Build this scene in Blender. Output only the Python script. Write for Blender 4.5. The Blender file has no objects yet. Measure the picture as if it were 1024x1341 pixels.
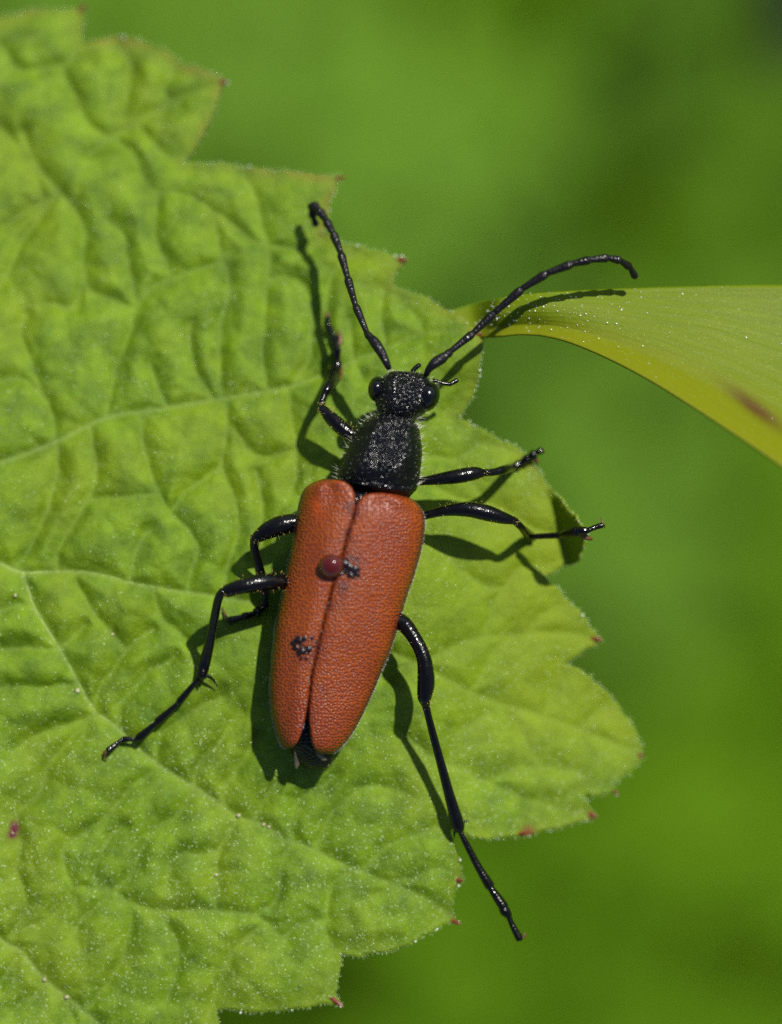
import bpy, bmesh, math, random
import numpy as np
from mathutils import Vector, Matrix

random.seed(7)
rng = np.random.default_rng(11)
S = bpy.context.scene
COL = S.collection
HC = 50.0                       # camera height above the leaf (one unit = 2.7 mm of the real place)

# ------------------------------------------------------------------ camera
cam_d = bpy.data.cameras.new('camera')
cam = bpy.data.objects.new('camera', cam_d)
COL.objects.link(cam)
cam.location = (0, 0, HC)
cam.rotation_euler = (0, 0, 0)
cam_d.sensor_fit = 'VERTICAL'
cam_d.sensor_height = 36.0
cam_d.lens = 36.0 * HC / 13.41
cam_d.clip_start = 1.0
cam_d.clip_end = 6000.0
cam_d.dof.use_dof = True
cam_d.dof.focus_distance = HC - 0.55
cam_d.dof.aperture_fstop = cam_d.lens * 1e-3 / 2.9     # macro lens wide open
S.camera = cam

# ------------------------------------------------------------------ sky and sun
SUN_DIR = Vector((0.55, 0.83, 0)).normalized() * math.cos(math.radians(51)) + Vector((0, 0, math.sin(math.radians(51))))
W = bpy.data.worlds.new("World"); S.world = W; W.use_nodes = True
wn = W.node_tree.nodes; wl = W.node_tree.links
bg = wn['Background']; sky = wn.new('ShaderNodeTexSky'); sky.sky_type = 'NISHITA'; sky.sun_disc = False
sky.sun_elevation = math.radians(51); sky.sun_rotation = math.atan2(0.55, 0.83)
bg.inputs['Strength'].default_value = 0.062
wl.new(sky.outputs[0], bg.inputs[0])
sun_d = bpy.data.lights.new('sun', 'SUN'); sun_d.energy = 4.6; sun_d.angle = math.radians(0.55); sun_d.color = (1.0, 0.95, 0.87)
sun = bpy.data.objects.new('sun', sun_d); COL.objects.link(sun)
sun.rotation_euler = SUN_DIR.to_track_quat('Z', 'Y').to_euler(); sun.location = (20, 30, 40)
S.view_settings.view_transform = 'Standard'; S.view_settings.look = 'None'
S.view_settings.exposure = 0.43; S.view_settings.gamma = 1.0; S.view_settings.use_curve_mapping = False
S.render.engine = 'CYCLES'
S.cycles.use_denoising = False
S.cycles.sample_clamp_indirect = 3.0
S.cycles.sample_clamp_direct = 12.0
S.cycles.adaptive_threshold = 0.01
S.cycles.max_bounces = 6
S.cycles.caustics_reflective = False; S.cycles.caustics_refractive = False

# ------------------------------------------------------------------ helpers
def P(px, py, z):
    k = (HC - z) / HC / 100.0
    return Vector(((px - 512.0) * k, (670.5 - py) * k, z))

def tag(o, label=None, cat=None, group=None, kind=None):
    for n, v in (('label', label), ('category', cat), ('group', group), ('kind', kind)):
        if v: o[n] = v
    return o

def empty(name, loc):
    o = bpy.data.objects.new(name, None); COL.objects.link(o); o.location = loc
    o.empty_display_size = 0.2
    return o

def mesh_obj(name, verts, faces, mat, parent=None, smooth=True, attrs=None):
    me = bpy.data.meshes.new(name)
    if isinstance(verts, np.ndarray) and isinstance(faces, np.ndarray):
        nv, nf, k = len(verts), len(faces), faces.shape[1]
        me.vertices.add(nv); me.vertices.foreach_set('co', verts.astype(np.float32).ravel())
        me.loops.add(nf * k); me.loops.foreach_set('vertex_index', faces.astype(np.int32).ravel())
        me.polygons.add(nf); me.polygons.foreach_set('loop_start', np.arange(0, nf * k, k, dtype=np.int32))
        me.polygons.foreach_set('loop_total', np.full(nf, k, dtype=np.int32))
        me.update(calc_edges=True); me.validate()
    else:
        me.from_pydata([tuple(v) for v in verts], [], faces); me.update()
    if smooth: me.polygons.foreach_set('use_smooth', [True] * len(me.polygons))
    if attrs:
        for n, a in attrs.items():
            at = me.attributes.new(n, 'FLOAT', 'POINT'); at.data.foreach_set('value', np.asarray(a, dtype=np.float32))
    if mat: me.materials.append(mat)
    o = bpy.data.objects.new(name, me); COL.objects.link(o)
    if parent:
        o.parent = parent
        o.matrix_parent_inverse = Matrix.Translation(-abs_loc(parent))
    return o

def abs_loc(o):
    # every object in the scene is only translated, and children are at the origin of the world
    return Vector(o.location)

def catmull(pts, n):
    p = np.asarray(pts, float)
    if len(p) < 3:
        t = np.linspace(0, 1, n)[:, None]; return p[0] * (1 - t) + p[-1] * t
    e = np.vstack([2 * p[0] - p[1], p, 2 * p[-1] - p[-2]])
    seg = len(p) - 1
    out = []
    for u in np.linspace(0, seg, n):
        i = min(int(u), seg - 1); t = u - i
        a, b, c, d = e[i:i + 4]
        out.append(0.5 * (2 * b + (c - a) * t + (2 * a - 5 * b + 4 * c - d) * t * t + (3 * b - a - 3 * c + d) * t ** 3))
    return np.array(out)

def value_noise(x, y, scale, seed):
    r = np.random.default_rng(seed); G = r.standard_normal((256, 256, 2)); G /= np.linalg.norm(G, axis=2, keepdims=True)
    x = x / scale + 500.0; y = y / scale + 500.0
    xi = np.floor(x).astype(int); yi = np.floor(y).astype(int); fx = x - xi; fy = y - yi
    u = fx ** 3 * (fx * (fx * 6 - 15) + 10); v = fy ** 3 * (fy * (fy * 6 - 15) + 10)
    def g(a, b):
        gg = G[(xi + a) % 256, (yi + b) % 256]; return gg[..., 0] * (fx - a) + gg[..., 1] * (fy - b)
    return (g(0, 0) * (1 - u) + g(1, 0) * u) * (1 - v) + (g(0, 1) * (1 - u) + g(1, 1) * u) * v

def poly_dist(X, Y, pl):
    d = np.full(X.shape, 1e9); bx = np.zeros(X.shape); by = np.zeros(X.shape)
    for (x0, y0), (x1, y1) in zip(pl[:-1], pl[1:]):
        dx, dy = x1 - x0, y1 - y0; L = dx * dx + dy * dy + 1e-9
        t = np.clip(((X - x0) * dx + (Y - y0) * dy) / L, 0, 1)
        qx = x0 + t * dx; qy = y0 + t * dy
        dd = np.hypot(X - qx, Y - qy); m = dd < d
        d[m] = dd[m]; bx[m] = qx[m]; by[m] = qy[m]
    return d, bx, by

def inside(X, Y, poly):
    c = np.zeros(X.shape, bool); n = len(poly)
    for i in range(n):
        x0, y0 = poly[i]; x1, y1 = poly[(i + 1) % n]
        if y0 == y1: continue
        m = ((y0 > Y) != (y1 > Y)) & (X < (x1 - x0) * (Y - y0) / (y1 - y0) + x0)
        c ^= m
    return c

def tube_geo(ctrl, n=None, ring=12, flat=1.0, cap=True):
    """ctrl: (px, py, z, radius_px). Returns verts, faces of a tapering tube with rounded ends."""
    ctrl = np.array(ctrl, float)
    W3 = np.array([list(P(a, b, z)) + [r / 100.0] for a, b, z, r in ctrl])
    n = n or max(4, 5 * (len(ctrl) - 1) + 1)
    q = catmull(W3, n)
    q[:, 3] = np.maximum(q[:, 3], 0.003)
    rows = []
    if cap:
        d0 = q[0, :3] - q[1, :3]; d0 /= np.linalg.norm(d0) + 1e-9
        d1 = q[-1, :3] - q[-2, :3]; d1 /= np.linalg.norm(d1) + 1e-9
        a0 = []; a1 = []
        for k in (0.98, 0.75, 0.42):
            rr = math.sqrt(max(0.0, 1 - k * k))
            a0.append(np.append(q[0, :3] + d0 * q[0, 3] * k * 0.7, q[0, 3] * rr))
            a1.append(np.append(q[-1, :3] + d1 * q[-1, 3] * k * 0.7, q[-1, 3] * rr))
        q = np.vstack([a0, q, a1[::-1]])
    verts = []; faces = []
    up = Vector((0, 0, 1)); N = len(q)
    for i in range(N):
        a = Vector(q[max(i - 1, 0), :3]); b = Vector(q[min(i + 1, N - 1), :3]); t = (b - a).normalized()
        s = t.cross(up)
        if s.length < 0.05: s = t.cross(Vector((0, 1, 0)))
        s.normalize(); u = s.cross(t).normalized()
        for k in range(ring):
            th = 2 * math.pi * k / ring
            verts.append(Vector(q[i, :3]) + s * (math.cos(th) * q[i, 3]) + u * (math.sin(th) * q[i, 3] * flat))
    for i in range(N - 1):
        for k in range(ring):
            k2 = (k + 1) % ring
            faces.append((i * ring + k, (i + 1) * ring + k, (i + 1) * ring + k2, i * ring + k2))
    faces.append(tuple(range(ring))); faces.append(tuple((N - 1) * ring + k for k in reversed(range(ring))))
    return verts, faces

def tube(name, ctrl, mat, parent=None, **kw):
    v, f = tube_geo(ctrl, **kw)
    return mesh_obj(name, v, f, mat, parent)

def hairs_geo(roots, dirs, lengths, rad):
    """three-sided cones"""
    roots = np.asarray(roots, float); dirs = np.asarray(dirs, float)
    dirs = dirs / (np.linalg.norm(dirs, axis=1, keepdims=True) + 1e-9)
    n = len(roots); L = np.broadcast_to(np.asarray(lengths, float), n)[:, None]
    R = np.broadcast_to(np.asarray(rad, float), n)[:, None]
    a = np.cross(dirs, np.array([0.31, 0.17, 0.93])); a /= np.linalg.norm(a, axis=1, keepdims=True) + 1e-9
    b = np.cross(dirs, a)
    V = np.empty((n, 4, 3))
    for k in range(3):
        th = 2 * math.pi * k / 3
        V[:, k] = roots + R * (math.cos(th) * a + math.sin(th) * b)
    V[:, 3] = roots + dirs * L
    base = (np.arange(n) * 4)[:, None]
    F = np.concatenate([base + np.array([[0, 1, 3]]), base + np.array([[1, 2, 3]]), base + np.array([[2, 0, 3]])])
    return V.reshape(-1, 3), F

def grains_geo(cent, rad, stretch=None):
    """small octahedral beads, optionally stretched in a direction"""
    cent = np.asarray(cent, float); n = len(cent)
    O = np.array([[1, 0, 0], [-1, 0, 0], [0, 1, 0], [0, -1, 0], [0, 0, 1], [0, 0, -1]], float)
    A = rng.uniform(0, 2 * math.pi, n); c, s = np.cos(A), np.sin(A)
    V = np.repeat(O[None], n, 0)
    if stretch is not None: V[:, :, 0] *= np.asarray(stretch)[:, None]
    x = V[:, :, 0] * c[:, None] - V[:, :, 1] * s[:, None]; y = V[:, :, 0] * s[:, None] + V[:, :, 1] * c[:, None]
    V = np.stack([x, y, V[:, :, 2]], 2) * np.broadcast_to(rad, n)[:, None, None] + cent[:, None, :]
    F0 = np.array([[0, 2, 4], [2, 1, 4], [1, 3, 4], [3, 0, 4], [2, 0, 5], [1, 2, 5], [3, 1, 5], [0, 3, 5]])
    F = ((np.arange(n) * 6)[:, None, None] + F0[None]).reshape(-1, 3)
    return V.reshape(-1, 3), F

# ------------------------------------------------------------------ materials
def new_mat(name):
    m = bpy.data.materials.new(name); m.use_nodes = True
    return m, m.node_tree.nodes, m.node_tree.links, m.node_tree.nodes['Principled BSDF'], m.node_tree.nodes['Material Output']

def ramp(n, stops, interp='LINEAR'):
    r = n.new('ShaderNodeValToRGB'); r.color_ramp.interpolation = interp
    e = r.color_ramp.elements
    while len(e) < len(stops): e.new(0.5)
    for el, (p, c) in zip(e, stops): el.position = p; el.color = (*c, 1) if len(c) == 3 else c
    return r

def obj_coords(n):
    return n.new('ShaderNodeNewGeometry').outputs['Position']

def noise(n, l, vec, scale, detail=3, rough=0.55):
    t = n.new('ShaderNodeTexNoise'); t.inputs['Scale'].default_value = scale
    t.inputs['Detail'].default_value = detail; t.inputs['Roughness'].default_value = rough
    l.new(vec, t.inputs['Vector']); return t

def voro(n, l, vec, scale, feature='F1'):
    t = n.new('ShaderNodeTexVoronoi'); t.feature = feature; t.inputs['Scale'].default_value = scale
    l.new(vec, t.inputs['Vector']); return t

def mixc(n, l, fac, a, b, mode='MIX'):
    m = n.new('ShaderNodeMix'); m.data_type = 'RGBA'; m.blend_type = mode
    for s, v in ((m.inputs[0], fac), (m.inputs[6], a), (m.inputs[7], b)):
        if isinstance(v, bpy.types.NodeSocket): l.new(v, s)
        elif isinstance(v, (int, float)): s.default_value = v
        else: s.default_value = (*v, 1)
    return m.outputs[2]

def math_n(n, l, op, a, b=0.0, clamp=False):
    m = n.new('ShaderNodeMath'); m.operation = op; m.use_clamp = clamp
    for s, v in ((m.inputs[0], a), (m.inputs[1], b)):
        if isinstance(v, bpy.types.NodeSocket): l.new(v, s)
        else: s.default_value = v
    return m.outputs[0]

def bump(n, l, h, strength, dist, normal=None):
    b = n.new('ShaderNodeBump'); b.inputs['Strength'].default_value = strength; b.inputs['Distance'].default_value = dist
    l.new(h, b.inputs['Height'])
    if normal: l.new(normal, b.inputs['Normal'])
    return b.outputs[0]

def simple(name, col, rough=0.5, spec=0.5, var=0.25, nscale=12.0, bumpd=0.0, bscale=60.0, **kw):
    m, n, l, b, o = new_mat(name)
    g = obj_coords(n); t = noise(n, l, g, nscale, 4)
    dark = tuple(c * (1 - var) for c in col); light = tuple(min(1, c * (1 + var)) for c in col)
    l.new(ramp_link(n, l, t.outputs[0], [(0.3, dark), (0.7, light)]), b.inputs['Base Color'])
    b.inputs['Roughness'].default_value = rough; b.inputs['Specular IOR Level'].default_value = spec
    if bumpd:
        l.new(bump(n, l, noise(n, l, g, bscale, 3).outputs[0], 1.0, bumpd), b.inputs['Normal'])
    for k, v in kw.items(): b.inputs[k.replace('_', ' ')].default_value = v
    return m

def ramp_link(n, l, sock, stops):
    r = ramp(n, stops); l.new(sock, r.inputs[0]); return r.outputs[0]

def leaf_material(name, dark, light, yellow, trans=0.28, attr=True, rough=0.42, fine=1.0):
    m, n, l, b, out = new_mat(name)
    g = obj_coords(n)
    big = noise(n, l, g, 0.55, 3); mid = noise(n, l, g, 3.2, 4); tiny = noise(n, l, g, 24.0, 3, 0.7)
    c = ramp_link(n, l, mid.outputs[0], [(0.32, dark), (0.68, light)])
    c = mixc(n, l, ramp_link(n, l, big.outputs[0], [(0.42, (0, 0, 0)), (0.75, (0.45,) * 3)]), c, yellow)
    c = mixc(n, l, ramp_link(n, l, tiny.outputs[0], [(0.5, (0, 0, 0)), (0.8, (0.30,) * 3)]), c, (light[0] * 1.5, light[1] * 1.25, light[2] * 2.4))
    # random blue-green mottling
    mottle = noise(n, l, g, 8.0, 4, 0.7)
    c = mixc(n, l, ramp_link(n, l, mottle.outputs[0], [(0.56, (0, 0, 0)), (0.72, (0.22,) * 3)]), c, (0.16, 0.35, 0.05))
    if attr:
        ve = n.new('ShaderNodeAttribute'); ve.attribute_name = 'vein'
        c = mixc(n, l, math_n(n, l, 'MULTIPLY', ve.outputs['Fac'], 0.30), c, (0.28, 0.38, 0.10))
        ed = n.new('ShaderNodeAttribute'); ed.attribute_name = 'rim'
        br = noise(n, l, g, 1.6, 3)
        f = math_n(n, l, 'MULTIPLY', ed.outputs['Fac'], ramp_link(n, l, br.outputs[0], [(0.45, (0.1,) * 3), (0.62, (0.75,) * 3)]))
        c = mixc(n, l, f, c, (0.22, 0.14, 0.02))
        yl = n.new('ShaderNodeAttribute'); yl.attribute_name = 'sunlit_yellow'
        c = mixc(n, l, math_n(n, l, 'MULTIPLY', yl.outputs['Fac'], 0.55), c, yellow)
        tq = n.new('ShaderNodeAttribute'); tq.attribute_name = 'tipred'
        c = mixc(n, l, math_n(n, l, 'MULTIPLY', tq.outputs['Fac'], 1.0), c, (0.21, 0.045, 0.020))
        pu = n.new('ShaderNodeAttribute'); pu.attribute_name = 'purple'
        c = mixc(n, l, pu.outputs['Fac'], c, (0.12, 0.005, 0.03))
    l.new(c, b.inputs['Base Color'])
    b.inputs['Roughness'].default_value = rough; b.inputs['Specular IOR Level'].default_value = 0.36
    vor = voro(n, l, g, 9.0); vor2 = voro(n, l, g, 26.0)
    h = math_n(n, l, 'ADD', math_n(n, l, 'MULTIPLY', vor.outputs['Distance'], -0.9), math_n(n, l, 'MULTIPLY', vor2.outputs['Distance'], -0.35))
    nb = bump(n, l, h, 0.30 * fine, 0.03)
    nb = bump(n, l, noise(n, l, g, 60.0, 3, 0.7).outputs[0], 1.0 * fine, 0.014, nb)
    l.new(nb, b.inputs['Normal'])
    tr = n.new('ShaderNodeBsdfTranslucent'); l.new(mixc(n, l, 1.0, c, (1.0, 1.0, 0.45), 'MULTIPLY'), tr.inputs[0]); l.new(nb, tr.inputs['Normal'])
    mx = n.new('ShaderNodeMixShader'); mx.inputs[0].default_value = trans
    l.new(b.outputs[0], mx.inputs[1]); l.new(tr.outputs[0], mx.inputs[2]); l.new(mx.outputs[0], out.inputs['Surface'])
    return m

M_leaf = leaf_material('leaf_green', (0.080, 0.165, 0.001), (0.182, 0.312, 0.003), (0.235, 0.318, 0.002))
M_vein = simple('vein_pale', (0.20, 0.29, 0.05), 0.5, 0.4, 0.15, 6, 0.01, 40)
M_tip = simple('tooth_red', (0.15, 0.018, 0.014), 0.35, 0.5, 0.35, 20)
M_silver = simple('leaf_hair_glitter', (0.55, 0.68, 0.34), 0.16, 0.9, 0.15, 9)
M_dew = simple('gland_bead', (0.80, 0.82, 0.72), 0.12, 0.9, 0.12, 9)

# elytron: brick red, densely punctured
def elytron_material():
    m, n, l, b, o = new_mat('elytron_red')
    g = obj_coords(n)
    flat = n.new('ShaderNodeVectorMath'); flat.operation = 'MULTIPLY'; flat.inputs[1].default_value = (1, 1, 0); l.new(g, flat.inputs[0])
    pits = voro(n, l, flat.outputs[0], 26.0); pits.voronoi_dimensions = '2D'; pits.inputs['Randomness'].default_value = 0.75
    big = noise(n, l, g, 1.3, 4); fin = noise(n, l, g, 14, 4, 0.7)
    c = ramp_link(n, l, big.outputs[0], [(0.3, (0.185, 0.030, 0.003)), (0.7, (0.290, 0.059, 0.003))])
    c = mixc(n, l, ramp_link(n, l, fin.outputs[0], [(0.45, (0, 0, 0)), (0.75, (0.45,) * 3)]), c, (0.15, 0.028, 0.022))
    c = mixc(n, l, ramp_link(n, l, pits.outputs['Distance'], [(0.0, (0.85,) * 3), (0.18, (0.6,) * 3), (0.45, (0, 0, 0))]), c, (0.075, 0.012, 0.014))
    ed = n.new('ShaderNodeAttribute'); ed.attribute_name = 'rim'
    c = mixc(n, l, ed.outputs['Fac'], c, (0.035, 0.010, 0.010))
    st = n.new('ShaderNodeAttribute'); st.attribute_name = 'stain'
    sn = noise(n, l, g, 9.0, 4, 0.7)
    c = mixc(n, l, math_n(n, l, 'MULTIPLY', st.outputs['Fac'], ramp_link(n, l, sn.outputs[0], [(0.40, (0, 0, 0)), (0.55, (1, 1, 1))])), c, (0.035, 0.015, 0.022))
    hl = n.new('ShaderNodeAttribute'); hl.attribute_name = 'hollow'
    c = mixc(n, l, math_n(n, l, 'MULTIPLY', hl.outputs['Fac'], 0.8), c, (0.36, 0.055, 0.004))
    l.new(c, b.inputs['Base Color'])
    b.inputs['Roughness'].default_value = 0.34; b.inputs['Specular IOR Level'].default_value = 0.42
    b.inputs['Sheen Weight'].default_value = 0.0
    pit = n.new('ShaderNodeMapRange'); pit.interpolation_type = 'SMOOTHSTEP'; pit.inputs['From Min'].default_value = 0.10; pit.inputs['From Max'].default_value = 0.55; l.new(pits.outputs['Distance'], pit.inputs['Value'])
    nb = bump(n, l, pit.outputs[0], 0.75, 0.010)
    nb = bump(n, l, noise(n, l, g, 60, 2).outputs[0], 0.5, 0.008, nb)
    l.new(nb, b.inputs['Normal'])
    return m
M_ely = elytron_material()

def black_material(name, col, pit_scale, pit_d, rough, spec=0.5, fleck=0.0):
    m, n, l, b, o = new_mat(name)
    g = obj_coords(n)
    pits = voro(n, l, g, pit_scale)
    c = ramp_link(n, l, noise(n, l, g, 10, 4).outputs[0], [(0.3, tuple(x * 0.6 for x in col)), (0.7, tuple(x * 1.6 for x in col))])
    l.new(c, b.inputs['Base Color'])
    b.inputs['Roughness'].default_value = rough; b.inputs['Specular IOR Level'].default_value = spec
    l.new(ramp_link(n, l, noise(n, l, g, 35, 2).outputs[0], [(0.35, (rough * 0.6,) * 3), (0.7, (min(1, rough * 1.5),) * 3)]), b.inputs['Roughness'])
    nb = bump(n, l, pits.outputs['Distance'], 1.0, pit_d)
    l.new(nb, b.inputs['Normal'])
    return m
M_blk = black_material('cuticle_punctured', (0.002, 0.002, 0.003), 30, 0.018, 0.20, 0.30)
M_leg = black_material('cuticle_leg', (0.002, 0.0018, 0.002), 40, 0.003, 0.17, 0.36)
M_ant = black_material('cuticle_antenna', (0.005, 0.004, 0.006), 45, 0.007, 0.34, 0.30)
M_eye = simple('eye_black', (0.002, 0.002, 0.003), 0.13, 0.5, 0.2, 10)
M_brown = simple('tarsus_brown', (0.10, 0.045, 0.015), 0.4, 0.5, 0.4, 15, 0.005, 60)
M_goldh = simple('hair_golden', (0.62, 0.45, 0.12), 0.25, 0.7, 0.2, 9)
M_paleh = simple('hair_pale', (0.62, 0.60, 0.50), 0.3, 0.6, 0.2, 9)
M_wing = simple('wing_membrane', (0.10, 0.075, 0.05), 0.3, 0.6, 0.3, 12, 0.01, 30)
M_crust = simple('dried_crust', (0.012, 0.007, 0.010), 0.25, 0.35, 0.5, 25, 0.01, 30)
M_crumb = simple('pale_crumb', (0.40, 0.38, 0.22), 0.5, 0.4, 0.2, 20, 0.01, 50)

# ------------------------------------------------------------------ the big lobed leaf
OUT = [(-330,120),(-250,-20),(-160,10),(-90,-5),(-60,30),(0,22),(30,15),(65,12),(98,12),(112,8),(108,22),(106,50),(112,60),(130,52),(150,49),(180,53),(215,64),(235,82),(265,92),(288,102),(297,107),
 (289,115),(284,130),(277,155),(265,180),(252,200),(241,213),(265,214),(290,214),(320,221),(360,225),(400,228),(430,231),(449,232),(440,241),(436,255),(430,275),(429,290),(421,306),
 (449,318),(468,323),(497,329),(518,337),(533,341),(521,353),(516,365),(514,374),(526,378),(539,384),(562,392),(584,406),(604,418),(622,431),(634,440),(633,455),(630,470),(627,485),(623,505),(613,528),(600,546),
 (615,553),(628,560),(645,568),(662,579),(680,589),(692,600),(700,612),(710,624),(718,636),(733,652),(748,672),(762,689),(769,699),(764,716),(757,735),(741,740),(728,748),(714,754),(727,767),(744,786),(762,807),(777,825),(787,838),(774,848),(759,858),(739,868),(753,875),(767,884),(783,896),(799,911),(811,926),(826,948),(836,968),(842,990),(829,1008),
 (814,1020),(803,1025),(807,1039),(785,1043),(763,1043),(771,1055),(781,1070),(753,1076),(728,1085),(701,1091),(684,1095),(646,1098),(616,1097),(603,1089),(594,1084),(590,1088),(594,1100),(600,1120),(604,1140),(604,1154),(596,1166),(592,1182),(592,1196),(601,1209),(583,1211),(549,1231),(520,1242),(490,1249),(466,1254),(444,1250),(447,1264),(444,1280),(440,1298),(446,1317),
 (430,1315),(410,1318),(388,1321),(358,1325),(322,1325),(296,1321),(284,1322),(288,1342),(285,1400),(262,1440),(240,1500),(180,1520),(120,1590),(40,1600),(-60,1640),(-180,1600),(-300,1500),(-340,1300),(-360,1050),(-352,800),(-360,500)]
def wobble_outline(o):
    res = []
    for i, (a, b) in enumerate(zip(o, o[1:] + o[:1])):
        L = math.hypot(b[0] - a[0], b[1] - a[1]); k = max(1, int(L / 6))
        nx, ny = -(b[1] - a[1]) / (L + 1e-6), (b[0] - a[0]) / (L + 1e-6)
        for j in range(k):
            t = j / k; w = 0 if j == 0 else random.uniform(-2.2, 1.9) * (1.35 if a[0] > 590 and a[1] > 540 else 1.0)
            res.append((a[0] + (b[0] - a[0]) * t + nx * w, a[1] + (b[1] - a[1]) * t + ny * w))
    return res
OUTW = wobble_outline(OUT)

MAIN = [  # primary veins: (points, depth weight, colour weight)
 [(-200,640),(-120,690),(-60,715),(0,738),(30,750),(100,748),(150,757),(180,765),(240,775),(290,782),(380,800),(450,830),(520,858),(560,876),(600,898),(657,922),(700,935),(744,950),(790,968),(838,988)],
 [(30,750),(45,795),(75,845),(95,880),(110,908),(125,932),(150,950),(175,975),(205,1000),(240,1022),(262,1035),(300,1062),(312,1070),(345,1080),(372,1100),(400,1108),(435,1125),(465,1138),(520,1160),(560,1178),(599,1208)],
 [(-200,640),(-100,625),(0,605),(70,580),(137,548),(200,537),(290,522),(375,507),(420,492),(470,470),(510,455),(560,435),(625,436)],
 [(-200,640),(-150,900),(-60,1150),(0,1228),(28,1246),(56,1281),(88,1306),(125,1337),(170,1370),(240,1400)],
]
CRE = [
 [(-200,640),(-120,500),(-60,380),(0,300),(60,262),(75,250)],[(120,200),(180,160),(235,130),(290,110)],
 [(140,547),(146,507),(158,465),(180,402),(222,366),(280,345),(300,330)],
 [(70,576),(62,527),(39,476),(27,437),(35,410)],[(183,404),(150,395),(120,380),(116,350)],[(182,400),(165,340),(160,310),(140,290)],
 [(290,520),(288,455),(292,420),(300,355),(285,320),(270,270),(205,247)],[(205,250),(202,300),(222,360)],
 [(347,503),(345,430),(350,372),(385,366),(408,400),(405,460),(390,500)],[(0,380),(20,330),(60,272),(75,250),(50,220),(30,170)],
 [(75,250),(105,285),(112,340),(100,400),(60,400)],[(200,245),(160,195),(124,165),(100,130),(80,85)],[(60,262),(30,200),(-20,150)],
 [(270,270),(330,312),(348,322),(352,366)],[(350,320),(332,255),(320,228)],[(350,322),(400,330),(420,310)],
 [(121,560),(125,609),(117,652),(88,697),(75,722),(75,747)],[(182,545),(191,593),(207,644),(223,671),(259,712),(250,744),(247,772)],
 [(293,525),(295,562),(291,609),(310,670),(305,720),(290,780)],[(381,510),(385,554),(391,590),(380,640)],[(336,617),(344,671),(340,720)],[(74,578),(78,617),(60,680),(20,745)],
 [(199,476),(211,515),(219,533)],[(250,425),(250,476),(273,515),(278,524)],[(194,697),(175,728),(169,759)],
 [(207,644),(160,650),(120,655)],[(291,609),(250,640),(222,670)],[(300,560),(340,600),(388,590)],
 [(126,933),(97,962),(67,997),(53,1035),(25,1067),(24,1110),(23,1143),(34,1190),(20,1225)],[(208,1000),(176,1026),(141,1067),(97,1097),(82,1118),(97,1160)],
 [(255,1034),(229,1070),(190,1106),(176,1135),(153,1165)],[(126,930),(129,903),(144,880),(165,850),(200,820)],[(152,950),(161,918),(187,889),(230,860)],
 [(202,995),(211,962),(249,936),(290,915)],[(255,1030),(264,997),(293,962),(318,930)],[(293,1055),(300,1019),(329,983),(340,960)],
 [(337,1078),(340,1062),(358,1030),(376,1010)],[(390,1104),(380,1085),(387,1059),(409,1034),(440,1015)],[(413,1112),(427,1077),(460,1041),(485,1028),(510,1035)],
 [(477,1136),(503,1110),(532,1099),(570,1085)],[(311,1070),(293,1106),(286,1142),(278,1190)],[(387,1106),(369,1135),(362,1178),(330,1200)],
 [(463,1139),(441,1153),(431,1178),(425,1220),(440,1250)],[(496,1171),(530,1150),(570,1140)],[(97,1163),(78,1190),(19,1226)],[(125,1156),(128,1128),(138,1103),(160,1080)],
 [(216,1160),(222,1131),(238,1118),(263,1120),(290,1112)],[(172,1190),(166,1246),(150,1278),(113,1318)],[(94,1163),(150,1165),(175,1184),(219,1193),(278,1190),(330,1197),(370,1228)],
 [(370,1228),(386,1212),(430,1204)],[(281,1318),(294,1268),(310,1240),(345,1215)],[(244,1056),(203,1093)],[(100,1215),(120,1190),(150,1165)],[(215,1200),(235,1250),(220,1310)],
 [(500,885),(560,862),(590,850),(629,835),(680,833),(721,829),(785,838)],[(631,834),(645,795),(657,766),(690,738),(712,752)],
 [(659,922),(691,972),(710,1005)],[(520,960),(560,985),(588,1001),(636,1024),(681,1043),(735,1060),(778,1069)],[(710,937),(730,895),(738,870)],
 [(690,832),(710,805),(735,790)],[(760,955),(790,925),(800,915)],[(620,900),(640,860),(660,842)],[(590,1000),(600,960),(640,935)],[(640,1024),(690,1000),(740,1010)],
 [(501,378),(499,412),(504,460)],[(552,438),(547,420),(527,400)],[(461,417),(463,468),(474,491)],[(430,440),(425,400),(440,350),(470,330)],
 [(560,600),(600,600),(640,580),(690,598)],[(570,640),(640,660),(700,690),(750,715)],[(600,600),(620,630),(640,660)],[(560,700),(620,760),(657,766)],
 [(0,850),(40,850),(75,848)],[(0,900),(50,900),(100,895)],[(20,980),(60,960),(125,934)],[(0,800),(20,790),(44,790)],[(100,760),(120,800),(165,850)],[(200,770),(215,810),(260,850)],
 [(110,820),(80,845)],[(0,500),(30,500),(60,520)],[(20,1320),(50,1300),(56,1281)],[(0,1290),(28,1250)],[(95,1335),(85,1306)],
 [(0,60),(30,90),(80,85),(105,60)],[(150,50),(170,90),(160,150)],[(230,85),(215,120),(235,135)],[(180,160),(210,200),(240,213)],
]
STEP = 2.5
gx = np.arange(-362, 846, STEP); gy = np.arange(-24, 1646, STEP)
GX, GY = np.meshgrid(gx, gy)

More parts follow.
